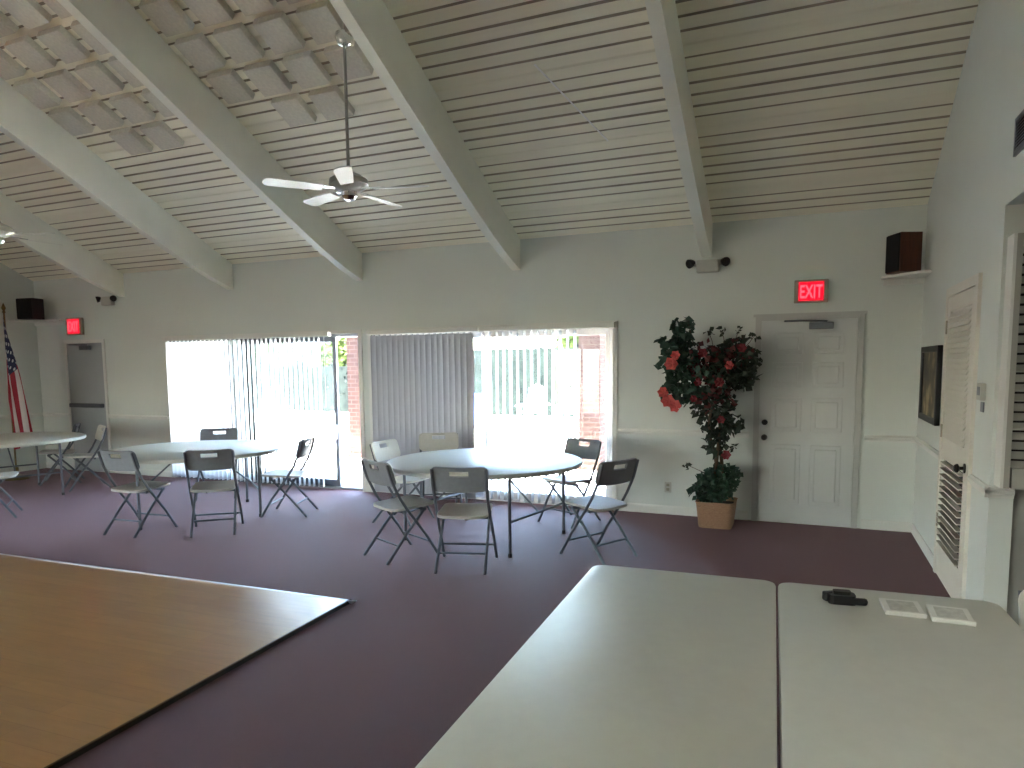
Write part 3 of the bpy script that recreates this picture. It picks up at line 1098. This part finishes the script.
# ------------------------------------------------------------------ flag on its stand
def flag():
    px, py = -10.8, 6.5
    root = thing('flag_stand', 'furled american flag on a tall pole at the left edge', 'flag', (px, py, 0))
    MB().lathe([(0, .0), (.16, .0), (.16, .02), (.12, .045), (.035, .07), (.03, .18), (0, .18)], 24).build('base', FINIAL, root, smooth=40)
    MB().tube([(0, 0, .05), (0, 0, 2.46)], .0125, 10).build('pole', FINIAL, root, smooth=40)
    MB().lathe([(0, 2.60), (.012, 2.57), (.03, 2.52), (.014, 2.48), (.022, 2.465), (.022, 2.45), (0, 2.45)], 14).build('finial', FINIAL, root, smooth=40)
    b = MB()
    nu, nv = 30, 60
    uvl = b.bm.loops.layers.uv.new('UVMap')
    g = {}
    for i in range(nu + 1):
        for j in range(nv + 1):
            u, v = i / nu, j / nv
            # hoist hangs along the pole; the fly drops away from it in gathered folds
            zz = 2.40 - .95 * v * (1 - .8 * u) - 1.75 * u
            x = .47 * u ** .95 * (1 - .62 * v) + .012 * math.sin(v * 15) * u
            y = -.02 + .065 * math.sin(v * 15 + u * 1.5) * min(1, u * 2.2) - .05 * u
            g[i, j] = (b.bm.verts.new((x, y, zz)), u, v)
    for i in range(nu):
        for j in range(nv):
            q = [g[i, j], g[i + 1, j], g[i + 1, j + 1], g[i, j + 1]]
            f = b.bm.faces.new([k[0] for k in q])
            for lp, k in zip(f.loops, q):
                lp[uvl].uv = (k[1], min(.9999, k[2]))
    b.build('flag_cloth', FLAG, root, smooth=80)
flag()

# ------------------------------------------------------------------ silk tree in a basket
def leaf_cloud(blobs, n, size, rng, clip=None):
    """blobs: (cx, cy, cz, rx, ry, rz, weight)"""
    b = MB()
    tot = [k[6] for k in blobs]
    for _ in range(n):
        c = rng.choices(blobs, tot)[0]
        while True:
            p = Vector((rng.uniform(-1, 1), rng.uniform(-1, 1), rng.uniform(-1, 1)))
            if p.length <= 1 and p.length > rng.random() * .9:
                break
        o = Vector((c[0] + p.x * c[3], c[1] + p.y * c[4], c[2] + p.z * c[5]))
        if clip and o.y > clip:
            o.y = clip - rng.random() * .1
        s = size * rng.uniform(.6, 1.3)
        d = Vector((rng.uniform(-1, 1), rng.uniform(-1, .6), rng.uniform(-.9, .7))).normalized()
        w = d.cross(Vector((rng.uniform(-1, 1), rng.uniform(-1, 1), rng.uniform(-1, 1)))).normalized() * s * .42
        nn = d.cross(w).normalized() * s * .12
        a = b.bm.verts.new(o)
        e = b.bm.verts.new(o + d * s)
        m1 = b.bm.verts.new(o + d * s * .45 + w + nn)
        m2 = b.bm.verts.new(o + d * s * .45 - w + nn)
        mm = b.bm.verts.new(o + d * s * .5)
        b.bm.faces.new((a, m1, mm))
        b.bm.faces.new((m1, e, mm))
        b.bm.faces.new((e, m2, mm))
        b.bm.faces.new((m2, a, mm))
    return b

def flower(c, r, m, root, rng):
    b = MB()
    c = Vector(c)
    for ring, (k, rr, lift) in enumerate(((6, r, .15), (5, r * .7, .45), (4, r * .4, .8))):
        for i in range(k):
            a = 2 * PI * (i + .5 * ring) / k + rng.uniform(-.2, .2)
            d = Vector((math.cos(a), -lift, math.sin(a))).normalized()
            side = Vector((-math.sin(a), 0, math.cos(a)))
            p0 = c
            p1 = c + d * rr * .65 + side * rr * .42
            p2 = c + d * rr * 1.0 + Vector((0, -.012, 0))
            p3 = c + d * rr * .65 - side * rr * .42
            b.quad(p0, p1, p2, p3)
    return b.build('flower', m, root)

def tree():
    rng = random.Random(11)
    X, Y = -.80, 7.08
    root = thing('artificial_tree', 'silk flowering tree with coral blooms in a tan basket beside the door', 'artificial tree', (X, Y, 0))
    # square-ish tapered basket
    b = MB()
    rings = []
    for z, h in ((0, .155), (.02, .160), (.24, .182), (.262, .190), (.262, .172), (.22, .168)):
        rings.append([b.bm.verts.new((x, y, z)) for x, y in rrect(h, h, .05)])
    for a, c in zip(rings, rings[1:]):
        for k in range(len(a)):
            b.bm.faces.new((a[k], a[(k + 1) % len(a)], c[(k + 1) % len(a)], c[k]))
    b.bm.faces.new(rings[0][::-1])
    pot = b.build('basket', TERRA, root, smooth=30)
    MB().prism(rrect(.17, .17, .05), .20, .222).build('moss', SOIL, pot)
    for k in range(3):
        pts, rs = [], []
        ph = 2 * PI * k / 3
        for i in range(15):
            t = i / 14
            z = .2 + t * .98
            rr = .035 + .10 * max(0, t - .55)
            pts.append((rr * math.cos(ph + t * 5) + .02 * math.sin(t * 4) - .06 * t * t, rr * math.sin(ph + t * 5), z))
            rs.append(.022 - .010 * t)
        MB().tube(pts, rs, 8).build('trunk', BARK, root, smooth=60)
    zc_ = lambda py: 0
    # crown lobes (x, y, z relative to the basket), read off the photograph
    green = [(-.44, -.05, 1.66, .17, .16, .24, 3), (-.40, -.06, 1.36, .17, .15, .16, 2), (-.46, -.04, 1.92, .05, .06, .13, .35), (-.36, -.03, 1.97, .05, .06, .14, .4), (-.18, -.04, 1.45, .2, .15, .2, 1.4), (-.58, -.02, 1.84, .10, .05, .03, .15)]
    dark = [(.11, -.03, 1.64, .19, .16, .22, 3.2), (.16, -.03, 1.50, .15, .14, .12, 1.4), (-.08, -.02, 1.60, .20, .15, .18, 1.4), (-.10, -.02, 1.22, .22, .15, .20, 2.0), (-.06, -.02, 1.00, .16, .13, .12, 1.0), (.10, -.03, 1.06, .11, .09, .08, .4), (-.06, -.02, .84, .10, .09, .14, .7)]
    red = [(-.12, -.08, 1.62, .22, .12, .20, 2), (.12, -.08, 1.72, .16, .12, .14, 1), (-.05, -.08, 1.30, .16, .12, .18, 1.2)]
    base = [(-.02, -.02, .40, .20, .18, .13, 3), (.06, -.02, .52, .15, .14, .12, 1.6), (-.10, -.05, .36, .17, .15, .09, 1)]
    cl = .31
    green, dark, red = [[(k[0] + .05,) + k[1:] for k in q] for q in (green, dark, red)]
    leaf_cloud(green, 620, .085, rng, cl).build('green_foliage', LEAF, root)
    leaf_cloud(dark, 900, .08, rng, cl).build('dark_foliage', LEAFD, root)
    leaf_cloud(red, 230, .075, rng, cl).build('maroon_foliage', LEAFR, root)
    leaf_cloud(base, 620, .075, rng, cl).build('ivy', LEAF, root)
    for c, r, m in (((-.47, -.25, 1.62), .085, PETAL), ((-.43, -.25, 1.70), .06, PETAL), ((-.555, -.20, 1.34), .07, PETAL), ((-.50, -.24, 1.26), .085, PETAL), ((-.43, -.24, 1.21), .08, PETAL),
                    ((.07, -.24, 1.60), .055, PETAL), ((-.22, -.22, 1.44), .05, PETALD), ((-.02, -.22, 1.44), .06, PETALD), ((-.18, -.2, 1.72), .06, PETALD), ((.18, -.2, 1.76), .055, PETALD),
                    ((-.26, -.2, 1.28), .045, PETALD), ((.0, -.2, 1.08), .05, PETALD), ((.05, -.17, .74), .06, PETALD)):
        flower((c[0] + .05, c[1], c[2]), r * .85, m, root, rng)
    # loose sprigs above the crown
    for (x, z, lx, lz) in ((-.30, 2.02, -.25, 1.8), (-.10, 1.93, -.05, 1.75), (.02, 1.93, .05, 1.8), (.18, 1.93, .12, 1.8), (.25, 1.86, .18, 1.75), (.32, 1.87, .22, 1.75), (.36, 1.62, .25, 1.6), (.20, 1.0, .06, 1.02), (.14, .80, .03, .66), (-.27, .60, -.05, .5), (-.2, 1.80, -.15, 1.7)):
        o = MB().tube([(lx, -.04, lz), ((lx + x) / 2 + .01, -.06, (lz + z) / 2), (x, -.06, z)], .003, 5).build('sprig', BARK, root)
        leaf_cloud([(x, -.06, z, .035, .03, .03, 1)], 7, .05, rng).build('sprig_leaf', LEAFD, o)
tree()

# ------------------------------------------------------------------ outside
struct(MB().box(-70, 40, D + .16, 70, -.2, -.03).build('patio', PATIO))
struct(MB().box(-11.5, 1.5, 9.75, 10.95, 2.72, 2.86).build('pillar_shade_slab', OUTD))  # unseen canopy added over the brick pillars to shade them
def pillar(label, x, y):
    root = thing('brick_pillar', label, 'pillar', (x, y, -.03), 0, 'brick pillars outside')
    MB().box(-.17, .17, -.17, .17, .08, 2.75).build('shaft', BRICK, root)
    MB().box(-.20, .20, -.20, .20, 0, .08).build('plinth', BRICK, root)
pillar('brick pillar outside seen through the open slats at right', -3.10, 10.5)
pillar('brick pillar outside seen through the clear gap of the left door', -7.44, 10.5)

def adirondack(label, x, y, rz):
    root = thing('garden_chair', label, 'garden chair', (x, y, -.03), rz, 'white garden chairs')
    for k in range(5):
        u = (k - 2) * .098
        top = 1.14 - .05 * abs(k - 2) ** 1.3
        m = Matrix.Translation((u, .22, .30)) @ Matrix.Rotation(R(-17), 4, 'X')
        MB().box(-.043, .043, -.01, .01, 0, top - .30, m, bevel=.004).build('back_slat', OUTW, root)
    MB().box(-.28, .28, -.33, .24, .33, .355, Matrix.Rotation(R(-7), 4, 'X'), bevel=.004).build('seat', OUTW, root)
    for s in (-1, 1):
        MB().box(s * .34 - .07, s * .34 + .07, -.40, .34, .54, .565, bevel=.006).build('armrest', OUTW, root)
        MB().box(s * .30 - .012, s * .30 + .012, -.36, -.26, 0, .54).build('front_leg', OUTW, root)
        MB().box(s * .29 - .012, s * .29 + .012, .20, .30, 0, .54).build('rear_leg', OUTW, root)
adirondack('white slatted garden chair outside, left of the pair seen through the open slats', -6.85, 17.6, R(8))
adirondack('white slatted garden chair outside, right of the pair seen through the open slats', -5.76, 17.6, R(-6))
adirondack('white slatted garden chair outside, just right of the brick pillar', -4.88, 17.5, R(0))

def patio_set():
    root = thing('patio_table', 'dark patio table standing outside the left-hand glass door', 'table', (-17.6, 17.5, -.03))
    MB().lathe([(0, .72), (.6, .72), (.6, .74), (0, .745)], 32).build('tabletop', OUTD, root)
    for k in range(4):
        a = R(45 + 90 * k)
        MB().tube([(.45 * math.cos(a), .45 * math.sin(a), .72), (.5 * math.cos(a), .5 * math.sin(a), 0)], .02).build('leg', OUTD, root)
    for k, (dx, dy, lab) in enumerate(((-1.1, -.3, 'dark patio chair outside, left of the patio table'), (1.0, -.2, 'dark patio chair outside, right of the patio table'), (2.6, -.6, 'dark patio chair outside, farthest right, away from the patio table'))):
        c = thing('patio_chair', lab, 'garden chair', (-17.6 + dx, 17.5 + dy, -.03), R(70 if dx < 0 else -70), 'dark patio chairs')
        MB().box(-.27, .27, -.26, .26, .40, .44, bevel=.01).build('seat', OUTD, c)
        MB().box(-.27, .27, -.27, -.23, .44, 1.0, bevel=.01).build('backrest', OUTD, c)
        for sx in (-1, 1):
            for sy in (-1, 1):
                MB().tube([(sx * .25, sy * .24, .41), (sx * .26, sy * .26, 0)], .016).build('leg', OUTD, c)
            MB().tube([(sx * .28, -.25, .66), (sx * .28, .24, .64), (sx * .26, .25, .42)], .016).build('armrest', OUTD, c)
patio_set()

def bin_():
    root = thing('outdoor_bin', 'blue bin outside glimpsed through the slit beside the closed grey blinds', 'bin', (-8.18, 16.5, -.03))
    MB().lathe([(0, 0), (.24, 0), (.29, .78), (.28, .80), (0, .80)], 20).build('bin_body', BLUE, root, smooth=40)
    MB().lathe([(.31, .80), (.31, .84), (.2, .90), (0, .92), (0, .80)], 20).build('lid', BLUE, root, smooth=40)
bin_()

def hedge(label, x0, x1, y, h, n, m):
    rng = random.Random(int(abs(x0) * 10))
    root = thing('hedge', label, 'hedge', ((x0 + x1) / 2, y, -.03), 0, 'clipped hedges outside')
    w = (x1 - x0) / 2
    b = MB()
    b.box(-w, w, -.35, .35, 0, h - .1)
    core = b.build('hedge_core', HEDGE, root)
    bl = [(-w + 2 * w * (k + .5) / 24, 0, h * .55, w / 20, .52, h * .48, 1) for k in range(24)]
    leaf_cloud(bl, n, .14, rng).build('leaves', m, root)
hedge('clipped green hedge outside behind the white garden chairs', -12.0, 3.0, 21.0, 2.25, 5000, HEDGE)
hedge('clipped green hedge outside behind the left-hand glass door', -40.0, -12.4, 21.0, 1.75, 6000, HEDGE)

def garden_tree(label, x, y, h, r, seed):
    rng = random.Random(seed)
    root = thing('garden_tree', label, 'tree', (x, y, -.03), 0, 'sunlit trees beyond the hedge')
    MB().tube([(0, 0, 0), (.08, .02, h * .35), (-.05, 0, h * .6)], [.16, .12, .07], 8).build('trunk', TRUNK, root, smooth=60)
    leaf_cloud([(0, 0, h * .62, r, r, h * .36, 2), (r * .5, 0, h * .5, r * .7, r * .7, h * .22, 1), (-r * .5, .2, h * .52, r * .7, r * .7, h * .24, 1)], 2600, .26, rng).build('crown', TREEL, root)
garden_tree('yellow green tree beyond the hedge behind the right-hand slats', -6.6, 24.5, 5.0, 1.7, 1)
garden_tree('yellow green tree beyond the hedge, seen in the clear gap of the left door', -17.0, 24.0, 3.4, 1.6, 2)
garden_tree('yellow green tree beyond the hedge, behind the left-hand blind', -25.0, 25.0, 5.5, 2.2, 3)

def house():
    root = thing('house', 'grey house beyond the hedge seen through the left-hand glass door', 'house', (-27, 32, -.03))
    MB().box(-9, 9, -3, 3, 0, 2.7).build('walls', HOUSE, root)
    b = MB()
    m = Matrix(((0, 0, 1, 0), (1, 0, 0, 0), (0, 1, 0, 0), (0, 0, 0, 1)))
    b.prism([(-3.6, 2.65), (0, 4.4), (3.6, 2.65), (3.6, 2.8), (0, 4.6), (-3.6, 2.8)], -9.5, 9.5, m)
    b.build('roof', ROOF, root)
    for x in (-5.5, -1.5, 3.0, 6.5):
        o = MB().box(x - .6, x + .6, -3.04, -3.0, .9, 2.1).build('window_frame', OUTW, root)
        MB().box(x - .53, x + .53, -3.05, -3.03, .97, 2.03).build('pane', OUTD, o)
house()
